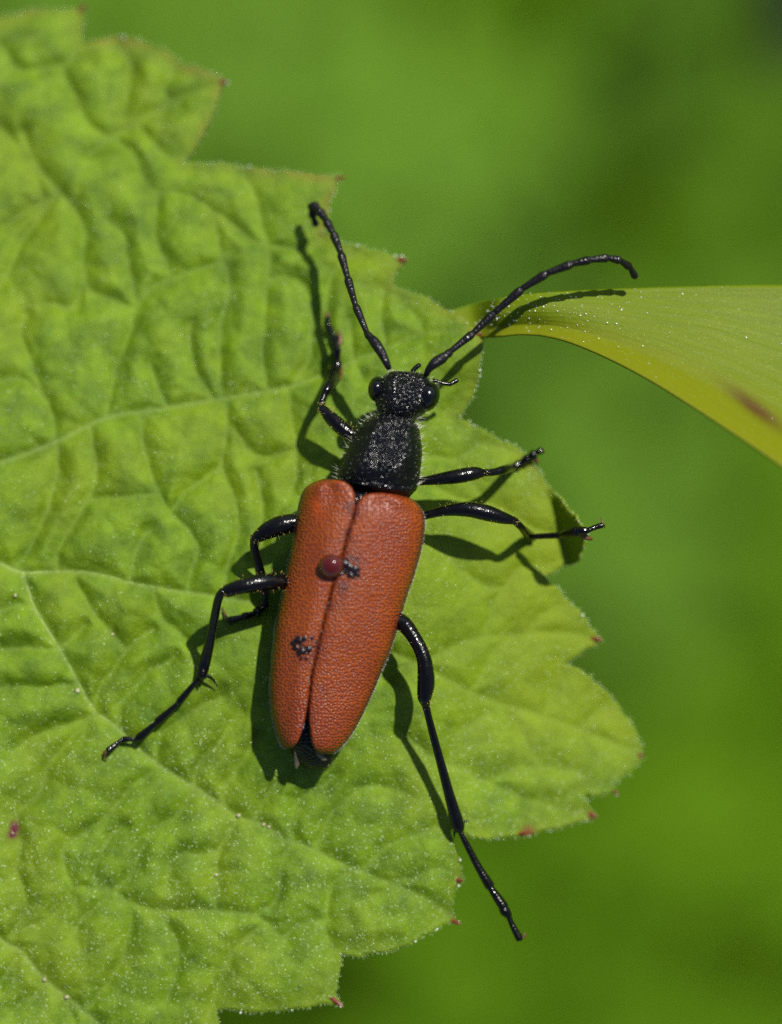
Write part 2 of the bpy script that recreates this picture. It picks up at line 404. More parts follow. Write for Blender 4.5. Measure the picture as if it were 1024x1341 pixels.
def base_z(X, Y):
    z = np.zeros_like(X, dtype=float)
    up = np.clip(820 - Y - 0.12 * X, 0, None)
    z -= 1.6 * (up / 800.0) ** 1.3 * (1 + 0.12 * np.clip((500 - X) / 500, -0.5, 1))
    z += 0.42 * np.exp(-((X - 618) / 60) ** 2 - ((Y - 450) / 60) ** 2)
    z += 0.0008 * np.clip(-X, 0, None)
    r = np.clip(X - 560, 0, None)
    z -= 0.0031 * r * (0.35 + 0.65 * np.clip((Y - 480) / 250, 0, 1))
    # tooth on the right that is folded up and so turned away from the sun
    sd = ((X - 716) * 102 - (Y - 634) * 30) / 106.0
    z += 0.021 * np.clip(sd, 0, 45) * np.clip((Y - 628) / 10, 0, 1) * np.clip((748 - Y) / 8, 0, 1)
    z += 0.10 * value_noise(X, Y, 210, 3) + 0.07 * value_noise(X, Y, 110, 5)
    return z

def relief(X, Y):
    wx = X + 7 * value_noise(X, Y, 45, 21) + 2.0 * value_noise(X, Y, 14, 22)
    wy = Y + 7 * value_noise(X, Y, 45, 23) + 2.0 * value_noise(X, Y, 14, 24)
    keep = []
    for pl in CRE:
        keep.append(poly_dist(wx, wy, catmull(pl, 4 * len(pl)).tolist())[0])
    D = np.sort(np.stack(keep), axis=0)[0]
    DM = np.min(np.stack([poly_dist(X, Y, catmull(pl, 3 * len(pl)).tolist())[0] for pl in MAIN]), axis=0)
    A = np.minimum(D, DM)
    h = (0.168 - 0.030 * np.clip((Y - 850) / 200, 0, 1)) * (1 - np.exp(-(A / 23.0) ** 1.05))
    # veinlets: cells between the drawn creases
    r = np.random.default_rng(5)
    cs = 50.0; nx = int(1300 / cs) + 3; ny = int(1750 / cs) + 3
    jx = r.uniform(0, 1, (ny, nx)); jy = r.uniform(0, 1, (ny, nx))
    ux = (wx + 400) / cs; uy = (wy + 60) / cs; ix = np.floor(ux).astype(int); iy = np.floor(uy).astype(int)
    f1 = np.full(X.shape, 9.0); f2 = np.full(X.shape, 9.0)
    for a in (-1, 0, 1):
        for b in (-1, 0, 1):
            cx = np.clip(ix + a, 0, nx - 1); cy = np.clip(iy + b, 0, ny - 1)
            d = np.hypot(ix + a + jx[cy, cx] - ux, iy + b + jy[cy, cx] - uy)
            m = d < f1; f2 = np.where(m, f1, np.minimum(f2, d)); f1 = np.where(m, d, f1)
    e = f2 - f1
    h += 0.034 * (1 - np.exp(-(e / 0.34) ** 1.2)) * np.clip(A / 14, 0, 1)
    h += 0.022 * value_noise(X, Y, 40, 31) + 0.005 * value_noise(X, Y, 16, 33) + 0.003 * value_noise(X, Y, 8, 35)
    return h, A, DM, e

DE, BX, BY = poly_dist(GX, GY, OUTW + OUTW[:1])
H, A_, DM_, E_ = relief(GX, GY)
soft = np.clip(DE / 30, 0, 1)
right = np.clip((GX - 500) / 120, 0, 1)          # the lobes on the right are flatter
H = H * (0.35 + 0.65 * soft) * (1 - 0.45 * right)
ZG = base_z(GX, GY) + H - 0.06 + 0.035 * np.exp(-DE / 5.0)
def blur(Z, k=1):
    for _ in range(k):
        Zp = np.pad(Z, 1, 'edge'); Z = (Zp[1:-1, 1:-1] * 2 + Zp[:-2, 1:-1] + Zp[2:, 1:-1] + Zp[1:-1, :-2] + Zp[1:-1, 2:]) / 6
    return Z
ZG = blur(ZG, 2)
# bottom lobe slightly over the right lobe near the sinus
ZG += 0.10 * np.exp(-((GX - 570) ** 2 + (GY - 1120) ** 2) / 60 ** 2)

def zl(px, py):
    fx = np.clip((np.asarray(px, float) - gx[0]) / STEP, 0, len(gx) - 1.001); fy = np.clip((np.asarray(py, float) - gy[0]) / STEP, 0, len(gy) - 1.001)
    i = fx.astype(int); j = fy.astype(int); a = fx - i; b = fy - j
    return (ZG[j, i] * (1 - a) + ZG[j, i + 1] * a) * (1 - b) + (ZG[j + 1, i] * (1 - a) + ZG[j + 1, i + 1] * a) * b
def ZL(px, py): return float(zl(px, py))

TIPS = [((104,14),(115,5),3.6),((289,107),(300,107),3.2),((441,233),(455,231),2.6),((522,340),(536,341),3.2),((625,438),(640,439),3.0),((776,836),(791,838),3.2),((772,1066),(784,1071),3.6),((680,1092),(692,1090),2.8),((598,1152),(608,1155),2.6),((593,1206),(605,1211),3.4),((435,1308),(452,1320),3.6),((688,600),(702,604),2.6),((836,988),(846,991),2.2),((803,1035),(811,1041),2.0)]
def build_leaf():
    root = empty('lobed_leaf', (-5.0, 0.4, 0))
    tag(root, 'large toothed bright green leaf with blistered surface that the red beetle stands on', 'leaf')
    M = inside(GX, GY, OUTW)
    q = M[:-1, :-1] & M[1:, :-1] & M[:-1, 1:] & M[1:, 1:]
    X = GX.copy(); Y = GY.copy()
    ny, nx = M.shape
    used = np.zeros_like(M); used[:-1, :-1] |= q; used[1:, :-1] |= q; used[:-1, 1:] |= q; used[1:, 1:] |= q
    cnt = np.zeros(M.shape, int); cnt[:-1, :-1] += q; cnt[1:, :-1] += q; cnt[:-1, 1:] += q; cnt[1:, 1:] += q
    bd = used & (cnt < 4)
    X[bd] = BX[bd]; Y[bd] = BY[bd]
    idx = -np.ones(M.shape, int); idx[used] = np.arange(used.sum())
    x = X[used]; y = Y[used]; z = ZG[used]
    k = (HC - z) / HC / 100
    V = np.stack([(x - 512) * k, (670.5 - y) * k, z], 1)
    jj, ii = np.nonzero(q)
    F = np.stack([idx[jj, ii], idx[jj + 1, ii], idx[jj + 1, ii + 1], idx[jj, ii + 1]], 1)
    vein = np.exp(-(DM_[used] / 3.2) ** 2) * np.clip(1.15 - (x + 60) / 560, 0.15, 1) + 0.30 * np.exp(-(A_[used] / 2.6) ** 2) + 0.16 * np.exp(-(E_[used] / 0.10) ** 2)
    rim = np.clip(1.3 * np.exp(-DE[used] / 6.0) * np.clip(1.45 - y / 560, 0.12, 1), 0, 1)
    sunlit_yellow = np.clip((x - 520) / 160, 0, 1) * np.clip((y - 520) / 150, 0, 1) * np.clip((1040 - y) / 90, 0, 1)  # yellow brightness of the sun-tilted right lobes, put into the colour
    tr_ = np.zeros_like(x)
    for (a, b, r) in TIPS: tr_ = np.maximum(tr_, np.exp(-(((x - b[0]) ** 2 + (y - b[1]) ** 2) / (r * 3.0) ** 2)))
    pur = np.clip(1.4 * np.exp(-(((x - 19) / 6.0) ** 2 + ((y - 1084) / 8.5) ** 2)) + np.exp(-(((x - 15) / 6) ** 2 + ((y - 1094) / 4.5) ** 2)), 0, 1)
    o = mesh_obj('leaf_blade', V, F, M_leaf, root, attrs={'tipred': tr_, 'vein': vein, 'rim': rim, 'sunlit_yellow': sunlit_yellow, 'purple': pur})
    sm = o.modifiers.new('thickness', 'SOLIDIFY'); sm.thickness = 0.035; sm.offset = -1
    # raised veins (those the photograph shows as pale lines)
    for pl, n, r0, r1 in ((MAIN[0][3:13], 60, 2.0, 1.0), (MAIN[1], 90, 2.0, 0.6), (MAIN[2][2:7], 50, 0.9, 0.5), (MAIN[3][3:], 40, 1.5, 0.8)):
        c = catmull(pl, n)
        ct = [(a + random.uniform(-.5, .5), b + random.uniform(-.5, .5), ZL(a, b) - 0.008, (r0 + (r1 - r0) * i / n) * random.uniform(.8, 1.15)) for i, (a, b) in enumerate(c)]
        tube('vein', ct, M_vein, root, n=n, ring=7, flat=0.55)
    # red gland tips of the teeth
    tips = TIPS
    for (a, b, r) in tips:
        z0 = ZL(*a) + 0.02
        tube('tooth_tip', [(a[0] * 1.1 - b[0] * .1, a[1] * 1.1 - b[1] * .1, z0 - .03, r * 0.75), (a[0] * .55 + b[0] * .45, a[1] * .55 + b[1] * .45, z0, r * .68), (a[0] * .15 + b[0] * .85, a[1] * .15 + b[1] * .85, z0 + 0.02, 0.7)], M_tip, root, n=7, ring=8, flat=0.8)
    # silvery hairs and gland grains, pale so they paint the blade's glitter
    n = 78000
    cx = rng.uniform(-60, 842, n); cy = rng.uniform(0, 1400, n)
    dens = 0.12 + 0.78 * np.clip((cy - 760) / 380, 0, 1); dens += 0.9 * value_noise(cx, cy, 60, 71)
    dd = poly_dist(cx, cy, OUTW + OUTW[:1])[0]
    keep = inside(cx, cy, OUTW) & (rng.uniform(0, 1, n) < dens) & (dd > 2)
    cx = cx[keep]; cy = cy[keep]; zz = zl(cx, cy)
    k = (HC - zz) / HC / 100
    C = np.stack([(cx - 512) * k, (670.5 - cy) * k, zz + 0.004], 1)
    size = 0.0017 + 0.0045 * rng.uniform(0, 1, len(cx)) ** 2.6; st = rng.uniform(1, 4.5, len(cx))
    V, F = grains_geo(C, size, st)
    tag(mesh_obj('leaf_hair_glitter', V, F, M_silver, root, smooth=False), kind='stuff')
    # hairs and beads along the margin
    rr = []; dr = []; ln = []; bc = []; br = []
    pts = OUTW + OUTW[:1]; 
    for (x0, y0), (x1, y1) in zip(pts[:-1], pts[1:]):
        L = math.hypot(x1 - x0, y1 - y0)
        if not (-40 < x0 < 1030 and -40 < y0 < 1380): continue
        ox, oy = (y1 - y0) / (L + 1e-6), -(x1 - x0) / (L + 1e-6)      # outward in pixels
        for _ in range(int(L * 0.25) + (random.random() < (L * 0.25) % 1)):
            t = random.random(); ax = x0 + (x1 - x0) * t; ay = y0 + (y1 - y0) * t; z = ZL(ax, ay) + 0.01
            rr.append(P(ax, ay, z)); a = random.uniform(-0.9, 0.9)
            dr.append((ox * math.cos(a) - oy * math.sin(a), -(oy * math.cos(a) + ox * math.sin(a)), random.uniform(-0.1, 0.9)))
            ln.append(random.uniform(0.015, 0.075))
        if random.random() < L * 0.022:
            bc.append(P(x0 + ox * 1.5, y0 + oy * 1.5, ZL(x0, y0) + 0.03)); br.append(random.choice([.006,.008,.010,.013,.018]))
    V, F = hairs_geo(rr, dr, ln, 0.0034)
    tag(mesh_obj('margin_hair', V, F, M_silver, root, smooth=False), kind='stuff')
    # shiny beads: subdivided octahedra
    V, F = grains_geo(np.array(bc), np.array(br))
    tag(mesh_obj('margin_bead', V, F, M_dew, root, smooth=True), kind='stuff')
    # leaf stalk going down, outside the frame
    st = tube('leaf_stalk', [(-150, 640, ZL(-150, 640) - 0.15, 14), (-300, 620, -1.5, 16), (-520, 600, -8, 20), (-700, 640, -40, 30), (-760, 700, -120, 50), (-700, 760, -199, 60)], M_vein, root, n=40)
    return root
leaf = build_leaf()

# ------------------------------------------------------------------ the grass blade on the right
def build_blade():
    root = empty('arching_grass_blade', P(1024, 480, 0.2))
    tag(root, 'broad yellow-green grass blade arching in from the right edge, lit along its lower rim', 'grass blade')
    m, n, l, b, out = new_mat('grass_blade_green')
    at = n.new('ShaderNodeAttribute'); at.attribute_name = 'across'
    al = n.new('ShaderNodeAttribute'); al.attribute_name = 'along'
    cmb = n.new('ShaderNodeCombineXYZ'); l.new(math_n(n, l, 'MULTIPLY', al.outputs['Fac'], 1.2), cmb.inputs[0]); l.new(math_n(n, l, 'MULTIPLY', at.outputs['Fac'], 34.0), cmb.inputs[1])
    stri = noise(n, l, cmb.outputs[0], 1.0, 3, 0.6)
    g = obj_coords(n)
    c = ramp_link(n, l, stri.outputs[0], [(0.3, (0.118, 0.182, 0.003)), (0.75, (0.160, 0.228, 0.004))])
    c = mixc(n, l, ramp_link(n, l, at.outputs['Fac'], [(0.0, (0, 0, 0)), (0.55, (0.12,) * 3), (0.93, (0.80,) * 3), (1.0, (0.85,) * 3)]), c, (0.195, 0.212, 0.005))  # lower rim yellower: part of its sunlit look is put into the colour
    sp = noise(n, l, g, 30, 3)
    c = mixc(n, l, ramp_link(n, l, sp.outputs[0], [(0.58, (0, 0, 0)), (0.75, (0.35,) * 3)]), c, (0.32, 0.40, 0.12))
    bs = n.new('ShaderNodeAttribute'); bs.attribute_name = 'scar'
    c = mixc(n, l, math_n(n, l, 'MULTIPLY', bs.outputs['Fac'], ramp_link(n, l, stri.outputs[0], [(0.3, (0.7,) * 3), (0.6, (1, 1, 1))])), c, (0.10, 0.055, 0.010))
    l.new(c, b.inputs['Base Color']); b.inputs['Roughness'].default_value = 0.42; b.inputs['Specular IOR Level'].default_value = 0.18
    cm2 = n.new('ShaderNodeCombineXYZ'); l.new(math_n(n, l, 'MULTIPLY', al.outputs['Fac'], 2.0), cm2.inputs[0]); l.new(math_n(n, l, 'MULTIPLY', at.outputs['Fac'], 60.0), cm2.inputs[1])
    nb = bump(n, l, noise(n, l, cm2.outputs[0], 1.0, 2).outputs[0], 0.22, 0.03)
    nb = bump(n, l, noise(n, l, g, 70, 2).outputs[0], 0.6, 0.01, nb)
    l.new(nb, b.inputs['Normal'])
    tr = n.new('ShaderNodeBsdfTranslucent'); l.new(mixc(n, l, 1.0, c, (1, 1, 0.4), 'MULTIPLY'), tr.inputs[0]); l.new(nb, tr.inputs['Normal'])
    mx = n.new('ShaderNodeMixShader'); mx.inputs[0].default_value = 0.3
    l.new(b.outputs[0], mx.inputs[1]); l.new(tr.outputs[0], mx.inputs[2]); l.new(mx.outputs[0], out.inputs['Surface'])
    top = catmull([(560, 418), (600, 404), (640, 393), (700, 384), (780, 379), (860, 376), (940, 374), (1024, 373), (1120, 376), (1240, 392), (1400, 430)], 110)
    bot = catmull([(570, 432), (605, 440), (640, 441), (690, 437), (745, 447), (820, 480), (900, 527), (1024, 610), (1130, 690), (1260, 800), (1400, 930)], 110)
    NV = 44; V = []; F = []; ac = []; alg = []; sc = []
    for i in range(110):
        u = i / 109.0
        for j in range(NV):
            v = j / (NV - 1.0)
            p = top[i] * (1 - v) + bot[i] * v
            x, y = p
            u1 = min(1, max(0, (x - 600) / 120.0)); u1 = u1 * u1 * (3 - 2 * u1)
            zt = -0.06 + 0.30 * u1 + 0.0004 * max(0, x - 800)
            w2 = min(1, max(0, (x - 700) / 330.0))
            z = zt + 0.10 * math.sin(math.pi * min(1, v * 1.3)) + w2 * (1.5 * v * v - 0.1) + 0.10 * max(0, v - .8) / .2
            z += 0.004 * math.sin(v * 70) * min(1, max(0, (x - 640) / 300))
            if x < 660:
                bl = min(1, max(0, (x - 614) / 44.0)); bl = bl * bl * (3 - 2 * bl)
                z = min(z, ZL(min(x, 622), y) - 0.07) * (1 - bl) + z * bl
            V.append(P(x, y, z)); ac.append(v); alg.append(x / 100.0)
            dx = (x - 990) * 0.80 + (y - 535) * 0.60; dy = -(x - 990) * 0.60 + (y - 535) * 0.80
            s1 = math.exp(-(dx / 46) ** 2 - (dy / 9) ** 2)
            sc.append(min(1, 1.2 * s1))
    for i in range(109):
        for j in range(NV - 1):
            a = i * NV + j; F.append((a, a + 1, a + NV + 1, a + NV))
    o = mesh_obj('blade', V, F, m, root, attrs={'across': ac, 'along': alg, 'scar': sc})
    sm = o.modifiers.new('thickness', 'SOLIDIFY'); sm.thickness = 0.03; sm.offset = -1
    # sparkling silica teeth and dust on the blade
    C = []; R = []; St = []
    for k in range(260):
        i = int(random.triangular(14, 80, 26)); j = random.randrange(1, NV - 1)
        if random.random() < (j / NV) * 0.7: continue
        v = V[i * NV + j]; v = v + (V[(i + 1) * NV + j] - v) * random.random()
        C.append((v.x, v.y + random.uniform(-.02, .02), v.z + 0.012)); R.append(random.choice([0.004, 0.004, 0.005, 0.006, 0.007, 0.011])); St.append(random.uniform(1, 2))
    V2, F2 = grains_geo(C, np.array(R), np.array(St))
    tag(mesh_obj('surface_speck', V2, F2, M_dew, root, smooth=True), kind='stuff')
    # the rest of the blade, beyond the frame, runs down to its root
    return root
blade = build_blade()

# ------------------------------------------------------------------ the beetle
beetle = empty('longhorn_beetle', P(455, 800, 0.1))
tag(beetle, 'longhorn beetle with brick red wing cases and black head, legs and antennae', 'beetle')

def dens(rows, n):
    return catmull(rows, n)

def build_body():
    #  left x, left y, right x, right y, z centre, half height, squareness
    rows = [(526,486,542,487,.70,.06,2),(514,486,553,489,.70,.17,2.4),(507,489,559,494,.70,.23,2.5),(499,496,566,502,.70,.27,2.3),(491,506,568,514,.70,.31,2.1),(489,517,567,527,.70,.32,2.1),(491,528,559,539,.70,.31,2.2),(494,536,549,546,.69,.29,2.2),(495,541,544,550,.68,.265,2.2),
            (491,543,544,553,.68,.275,2.1),(484,546,546,556,.69,.31,2.1),(476,552,549,562,.70,.345,2.1),(466,564,551,574,.71,.385,2.1),(457,580,553,590,.72,.42,2.1),(449,597,552,606,.73,.44,2.1),(443,612,550,621,.73,.42,2.1),(440,621,549,630,.73,.385,2.1),(440,627,547,637,.73,.36,2.1),(443,631,545,642,.73,.375,2.1),(450,635,541,646,.72,.36,2.1),
            (449,642,535,655,.68,.30,2.1),(425,660,534,678,.66,.36,2.1),(408,700,532,720,.64,.40,2.1),(393,750,520,770,.62,.40,2.1),(380,810,503,835,.58,.37,2.1),(372,870,480,895,.52,.33,2.1),(372,930,455,948,.44,.28,2.1),(376,966,442,978,.40,.24,2.1),(381,985,437,992,.37,.20,2.1),(388,997,431,1003,.34,.15,2.1),(398,1006,422,1009,.32,.07,2.0)]
    q = catmull(rows, 190); ring = 64; V = []; F = []
    for i, (lx, ly, rx, ry, zc, hh, sq) in enumerate(q):
        A = P(lx, ly, zc); B = P(rx, ry, zc); mid = (A + B) / 2; d = (B - A) / 2
        for k in range(ring):
            th = 2 * math.pi * k / ring; c, s = math.cos(th), math.sin(th); e = 2.0 / sq
            cc = math.copysign(abs(c) ** e, c); ss = math.copysign(abs(s) ** e, s)
            p = mid + d * cc + Vector((0, 0, hh * ss))
            if ss > 0:   # median furrow on head and a weak one on the pronotum
                y = (ly + ry) / 2
                f = math.exp(-(cc / 0.10) ** 2) * (0.035 if 490 < y < 540 else 0.02 if 560 < y < 625 else 0)
                p.z -= f
                if 556 < y < 632: p.z += 0.03 * math.exp(-((abs(cc) - 0.45) / 0.2) ** 2)
            V.append(p)
    N = len(q)
    for i in range(N - 1):
        for k in range(ring):
            k2 = (k + 1) % ring; F.append((i * ring + k, i * ring + k2, (i + 1) * ring + k2, (i + 1) * ring + k))
    F.append(tuple(reversed(range(ring)))); F.append(tuple((N - 1) * ring + k for k in range(ring)))
    o = mesh_obj('body', V, F, M_blk, beetle)
    return q, V, ring
BQ, BV, BR = build_body()

def ellipsoid(name, c, r, mat, parent, rot=0.0, seg=32, rings=20, noise_amp=0.0):
    V = []; F = []
    for i in range(rings + 1):
        ph = math.pi * i / rings
        for k in range(seg):
            th = 2 * math.pi * k / seg
            x, y, z = math.sin(ph) * math.cos(th) * r[0], math.sin(ph) * math.sin(th) * r[1], math.cos(ph) * r[2]
            if noise_amp:
                f = 1 + noise_amp * math.sin(3 * th + 5 * ph + c.x * 40) * math.sin(ph) + noise_amp * 0.7 * math.sin(5 * th - 4 * ph)
                x *= f; y *= f; z *= f
            V.append(Vector((x * math.cos(rot) - y * math.sin(rot), x * math.sin(rot) + y * math.cos(rot), z)) + c)
    for i in range(rings):
        for k in range(seg):
            k2 = (k + 1) % seg; F.append((i * seg + k, (i + 1) * seg + k, (i + 1) * seg + k2, i * seg + k2))
    return mesh_obj(name, V, F, mat, parent)

ellipsoid('eye', P(493.5, 509, .70), (.115, .165, .23), M_eye, beetle, -0.15)
ellipsoid('eye', P(560, 519, .74), (.155, .200, .25), M_eye, beetle, -0.25)

# mouth parts
for pts in ([(568, 498, .52, 2.6), (580, 502, .50, 2.6), (590, 503, .48, 3.0)], [(588, 503, .48, 2.2), (593, 501, .46, 3.0), (598, 498, .44, 3.4)],
            [(540, 486, .50, 3.0), (545, 481, .46, 3.2), (549, 478, .44, 3.0)]):
    tube('palp', pts, M_leg, beetle, ring=8)

# antennae
def antenna(segs, label=None):
    first = tube('antenna', segs[0], M_ant, beetle, ring=12)
    if label: first['label'] = label
    for s in segs[1:]: tube('antenna_segment', s, M_ant, first, ring=10)
def chain(joints, r0, r1):
    """joints (px,py,z,scale) -> club-shaped segments that widen towards their outer end"""
    out = []
    for a, b in zip(joints[:-1], joints[1:]):
        k = b[3]; m = [(a[i] + b[i]) / 2 for i in range(3)]
        e0 = [a[i] + (b[i] - a[i]) * 0.03 for i in range(3)]; e1 = [a[i] + (b[i] - a[i]) * 0.96 for i in range(3)]
        out.append([(*e0, r0 * k), (*m, (r0 * .45 + r1 * .55) * k), (*[a[i] + (b[i] - a[i]) * 0.85 for i in range(3)], r1 * k), (*e1, r1 * 0.82 * k)])
    return out
LJ = [(481,437,.72,1),(465,399,.52,.95),(455,363,.30,1.0),(446,331,.12,1.02),(436,305,-.04,1.05),(427,289,-.15,1.08),(418,276,-.25,1.12),(411,268,-.33,1.15),(408,272,-.40,1.2),(410,284,-.46,1.1),(414,295,-.50,.9)]
antenna([[(509,482,.86,3.8),(505,473,.88,5.0),(499,461,.86,6.3),(491,449,.80,6.8),(486,443,.77,5.6)],
         [(488,445,.78,3.8),(483,440,.75,5.2),(480,436,.71,4.2)]] + chain(LJ, 3.7, 5.6), None)
RJ = [(590,460,.84,1),(620,436,.80,.95),(647,410,.78,1.0),(684,378,.84,1.02),(716,358,.90,1.04),(749,345.5,.94,1.04),(773,340,.94,1.02),(796,337.5,.90,1.0),(812,341,.82,.98),(825,350,.68,.95),(832,363,.54,.85)]
antenna([[(558,491,.84,3.6),(562,483,.90,4.8),(570,475,.90,6.8),(578,470,.88,7.0),(583,466,.87,5.8)],
         [(582,467,.87,4.0),(587,463,.85,5.6),(590,460,.84,4.4)]] + chain(RJ, 4.0, 5.7))

# wing cases
def ely(rows, side):
    q = catmull(rows, 120); NV = 46; V = []; F = []; rim = []; stain = []; hollow = []
    n = len(q)
    for i, (ix, iy, ox, oy) in enumerate(q):
        t = i / (n - 1.0)
        endc = min(1.0, t / 0.07); endt = min(1.0, (1 - t) / 0.08)
        ef = math.sqrt(max(0.0, 1 - (1 - endc) ** 2)) * 0.40 + 0.60
        et = math.sqrt(max(0.0, 1 - (1 - endt) ** 2)) * 0.55 + 0.45
        zs = (1.12 + 0.06 * math.sin(math.pi * min(1, t * 1.5)) - 0.52 * max(0, t - 0.45) ** 1.25 * 1.55)
        zo = 0.70 - 0.22 * t
        for j in range(NV):
            v = j / (NV - 1.0)
            if v <= 0.9:
                w = v / 0.9
                x = ix + (ox - ix) * (math.sin(w * math.pi / 2) ** 0.85 if w > 0 else 0); y = iy + (oy - iy) * (math.sin(w * math.pi / 2) ** 0.85 if w > 0 else 0)
                ww = math.sin(w * math.pi / 2) ** 0.85 if w > 0 else 0
                z = zo + (zs - zo) * max(0, 1 - ww ** 2.6) ** 0.62
                z -= 0.014 * math.exp(-(ww / 0.05) ** 2)                      # dip at the suture
                z += 0.018 * math.sin(ww * math.pi * 2.5) * math.sin(math.pi * t)
                # shoulder knob and the hollow beside it
                z += 0.060 * math.exp(-((t - 0.12) / 0.07) ** 2 - ((ww - 0.74) / 0.17) ** 2)
                z -= 0.035 * math.exp(-((t - 0.14) / 0.09) ** 2 - ((ww - 0.42) / 0.18) ** 2)
                z = zo + (z - zo) * ef * et
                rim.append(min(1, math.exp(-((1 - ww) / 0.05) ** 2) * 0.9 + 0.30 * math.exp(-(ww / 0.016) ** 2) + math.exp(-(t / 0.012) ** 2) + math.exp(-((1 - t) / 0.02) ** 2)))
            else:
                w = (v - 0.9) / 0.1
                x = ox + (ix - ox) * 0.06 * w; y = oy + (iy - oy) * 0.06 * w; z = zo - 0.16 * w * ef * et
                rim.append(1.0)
            V.append(P(x, y, z))
            s = 0.0
            for (sx, sy, sr, sw) in ((458, 738, 15, 1.1), (456, 700, 11, .7), (398, 848, 17, .9), (449, 770, 10, .75), (463, 665, 13, .8), (437, 795, 9, .5), (420, 905, 8, .35), (415, 850, 10, .5)):
                s += sw * math.exp(-((x - sx) ** 2 + (y - sy) ** 2) / sr ** 2)
            stain.append(min(1, s))
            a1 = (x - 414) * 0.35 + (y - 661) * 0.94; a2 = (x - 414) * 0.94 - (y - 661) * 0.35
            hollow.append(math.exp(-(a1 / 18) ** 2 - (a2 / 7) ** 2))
    for i in range(n - 1):
        for j in range(NV - 1):
            a = i * NV + j
            F.append((a, a + NV, a + NV + 1, a + 1) if side < 0 else (a, a + 1, a + NV + 1, a + NV))
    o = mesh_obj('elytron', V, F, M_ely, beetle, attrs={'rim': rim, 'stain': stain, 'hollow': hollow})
    sm = o.modifiers.new('thickness', 'SOLIDIFY'); sm.thickness = 0.02; sm.offset = -1
    return V, NV, n
EL = [(440,630,424,629),(452,633,408,635),(461,641,399,643),(465,655,393,660),(462,675,388,688),(454,700,382,722),(446,732,375,755),(435,765,367,795),(427,797,361,826),(419,830,358,856),(411,866,355,890),(406,890,355,912),(402,925,358,938),(396,953,364,962),(389,970,371,976),(384,978,378,979)]
ER = [(490,647,510,646),(478,650,530,651),(470,656,544,659),(466,665,552,670),(463.5,677,555,686),(455.5,702,551,716),(447.5,733,541,753),(436.5,766,530,785),(428.5,798,520,820),(420.5,831,509,854),(412.5,867,498,879),(408,895,487,906),(405,928,473,936),(406,955,459,961),(410,974,446,977),(417,986,433,987)]
VL, NVL, NL = ely(EL, -1)
VR, NVR, NR = ely(ER, 1)
o = beetle.children[-2]; o['label'] = 'left wing case with a dark crust and a smooth shoulder hollow'
beetle.children[-1]['label'] = 'right wing case, slightly overlapping at the seam'

def ely_z(px, py):
    best = 9e9; z = 1.2
    for V in (VL, VR):
        for v in V[::3]:
            qx = v.x * HC / (HC - v.z) * 100 + 512; qy = 670.5 - v.y * HC / (HC - v.z) * 100
            d = (qx - px) ** 2 + (qy - py) ** 2
            if d < best: best = d; z = v.z
    return z

tube('scutellum', [(470, 648, 1.02, 6), (467, 657, 1.10, 6.5), (464.5, 668, 1.14, 3.0), (463, 674, 1.15, 1.0)], M_blk, beetle, flat=0.5, ring=14)
# folded wing tips showing between and behind the wing cases
tube('wing_tip', [(398, 950, .62, 3.0), (396, 970, .58, 5), (391, 985, .50, 6), (389, 998, .42, 4), (388, 1006, .38, 1.5)], M_wing, beetle, flat=0.35)
tube('wing_tip', [(402, 955, .60, 3.0), (403, 975, .52, 4), (402, 988, .46, 3)], M_wing, beetle, flat=0.35)
tube('wing_tip', [(418, 985, .58, 5), (424, 994, .50, 6), (427, 999, .44, 4), (430, 1003, .40, 2)], M_wing, beetle, flat=0.35)

# legs: every first mesh is the thigh, the rest hangs under it
def leg(femur, tibia, tarsus, claws, spurs=(), extra=(), label=None):
    femur = [(a, b, c, r * 1.07) for a, b, c, r in femur]; tibia = [(a, b, c, r * 1.08) for a, b, c, r in tibia]
    f = tube('leg', femur, M_leg, beetle, n=26, ring=18)
    if label: f['label'] = label
    tube('tibia', tibia, M_leg, f, n=22, ring=14)
    for s in tarsus: tube('tarsus_segment', s, M_leg if len(s[0]) == 4 else M_brown, f, n=8, ring=10)
    for c in claws: tube('claw', c, M_brown, f, n=8, ring=7)
    for c in spurs: tube('spur', c, M_leg, f, n=6, ring=6)
    for c in extra: tube('foot_pad', c, M_brown, f, n=7, ring=8)
    return f
def g(px, py, h): return ZL(px, py) + h
def tseg(pts, r):    # pts [(x,y,height above leaf)], r radii at the ends
    out = []
    for (a, b, rr) in zip(pts[:-1], pts[1:], r):
        za, zb = g(*a), g(*b)
        out.append([(a[0], a[1], za, rr * .62), ((a[0] + b[0]) / 2, (a[1] + b[1]) / 2, (za + zb) / 2, rr * .9), (a[0] + (b[0] - a[0]) * .9, a[1] + (b[1] - a[1]) * .9, zb, rr * 1.12)])
    return out
legs = []
# left fore
legs.append(leg([(480,582,.45,6),(462,571,.47,8.5),(446,559,.45,9.3),(432,546,.40,8),(421,534,.33,5)], [(420,533,.31,4.2),(424,518,.25,4.6),(431,505,.18,6),(438,490,g(438,490,.20),7.6),(442,475,g(442,475,.14),5.5)],
    tseg([(442,474,.12),(441,456,.12),(437,441,.11),(431,428,.11),(429,415,.09)], [5.2,5.2,4.2,2.8]), [[(429,416,g(429,416,.08),1.6),(427,411,g(427,411,.07),1.3),(424,409,g(424,409,.03),.6)],[(430,416,g(429,416,.08),1.6),(432,411,g(432,411,.07),1.3),(434,412,g(434,412,.03),.6)]],
    extra=[[(443,452,g(443,452,.09),2.5),(446,446,g(446,446,.08),3.4),(444,435,g(444,435,.08),2.2)],[(441,500,g(441,500,.16),3),(444,488,g(444,488,.16),5),(444,475,g(444,475,.12),3)]]))
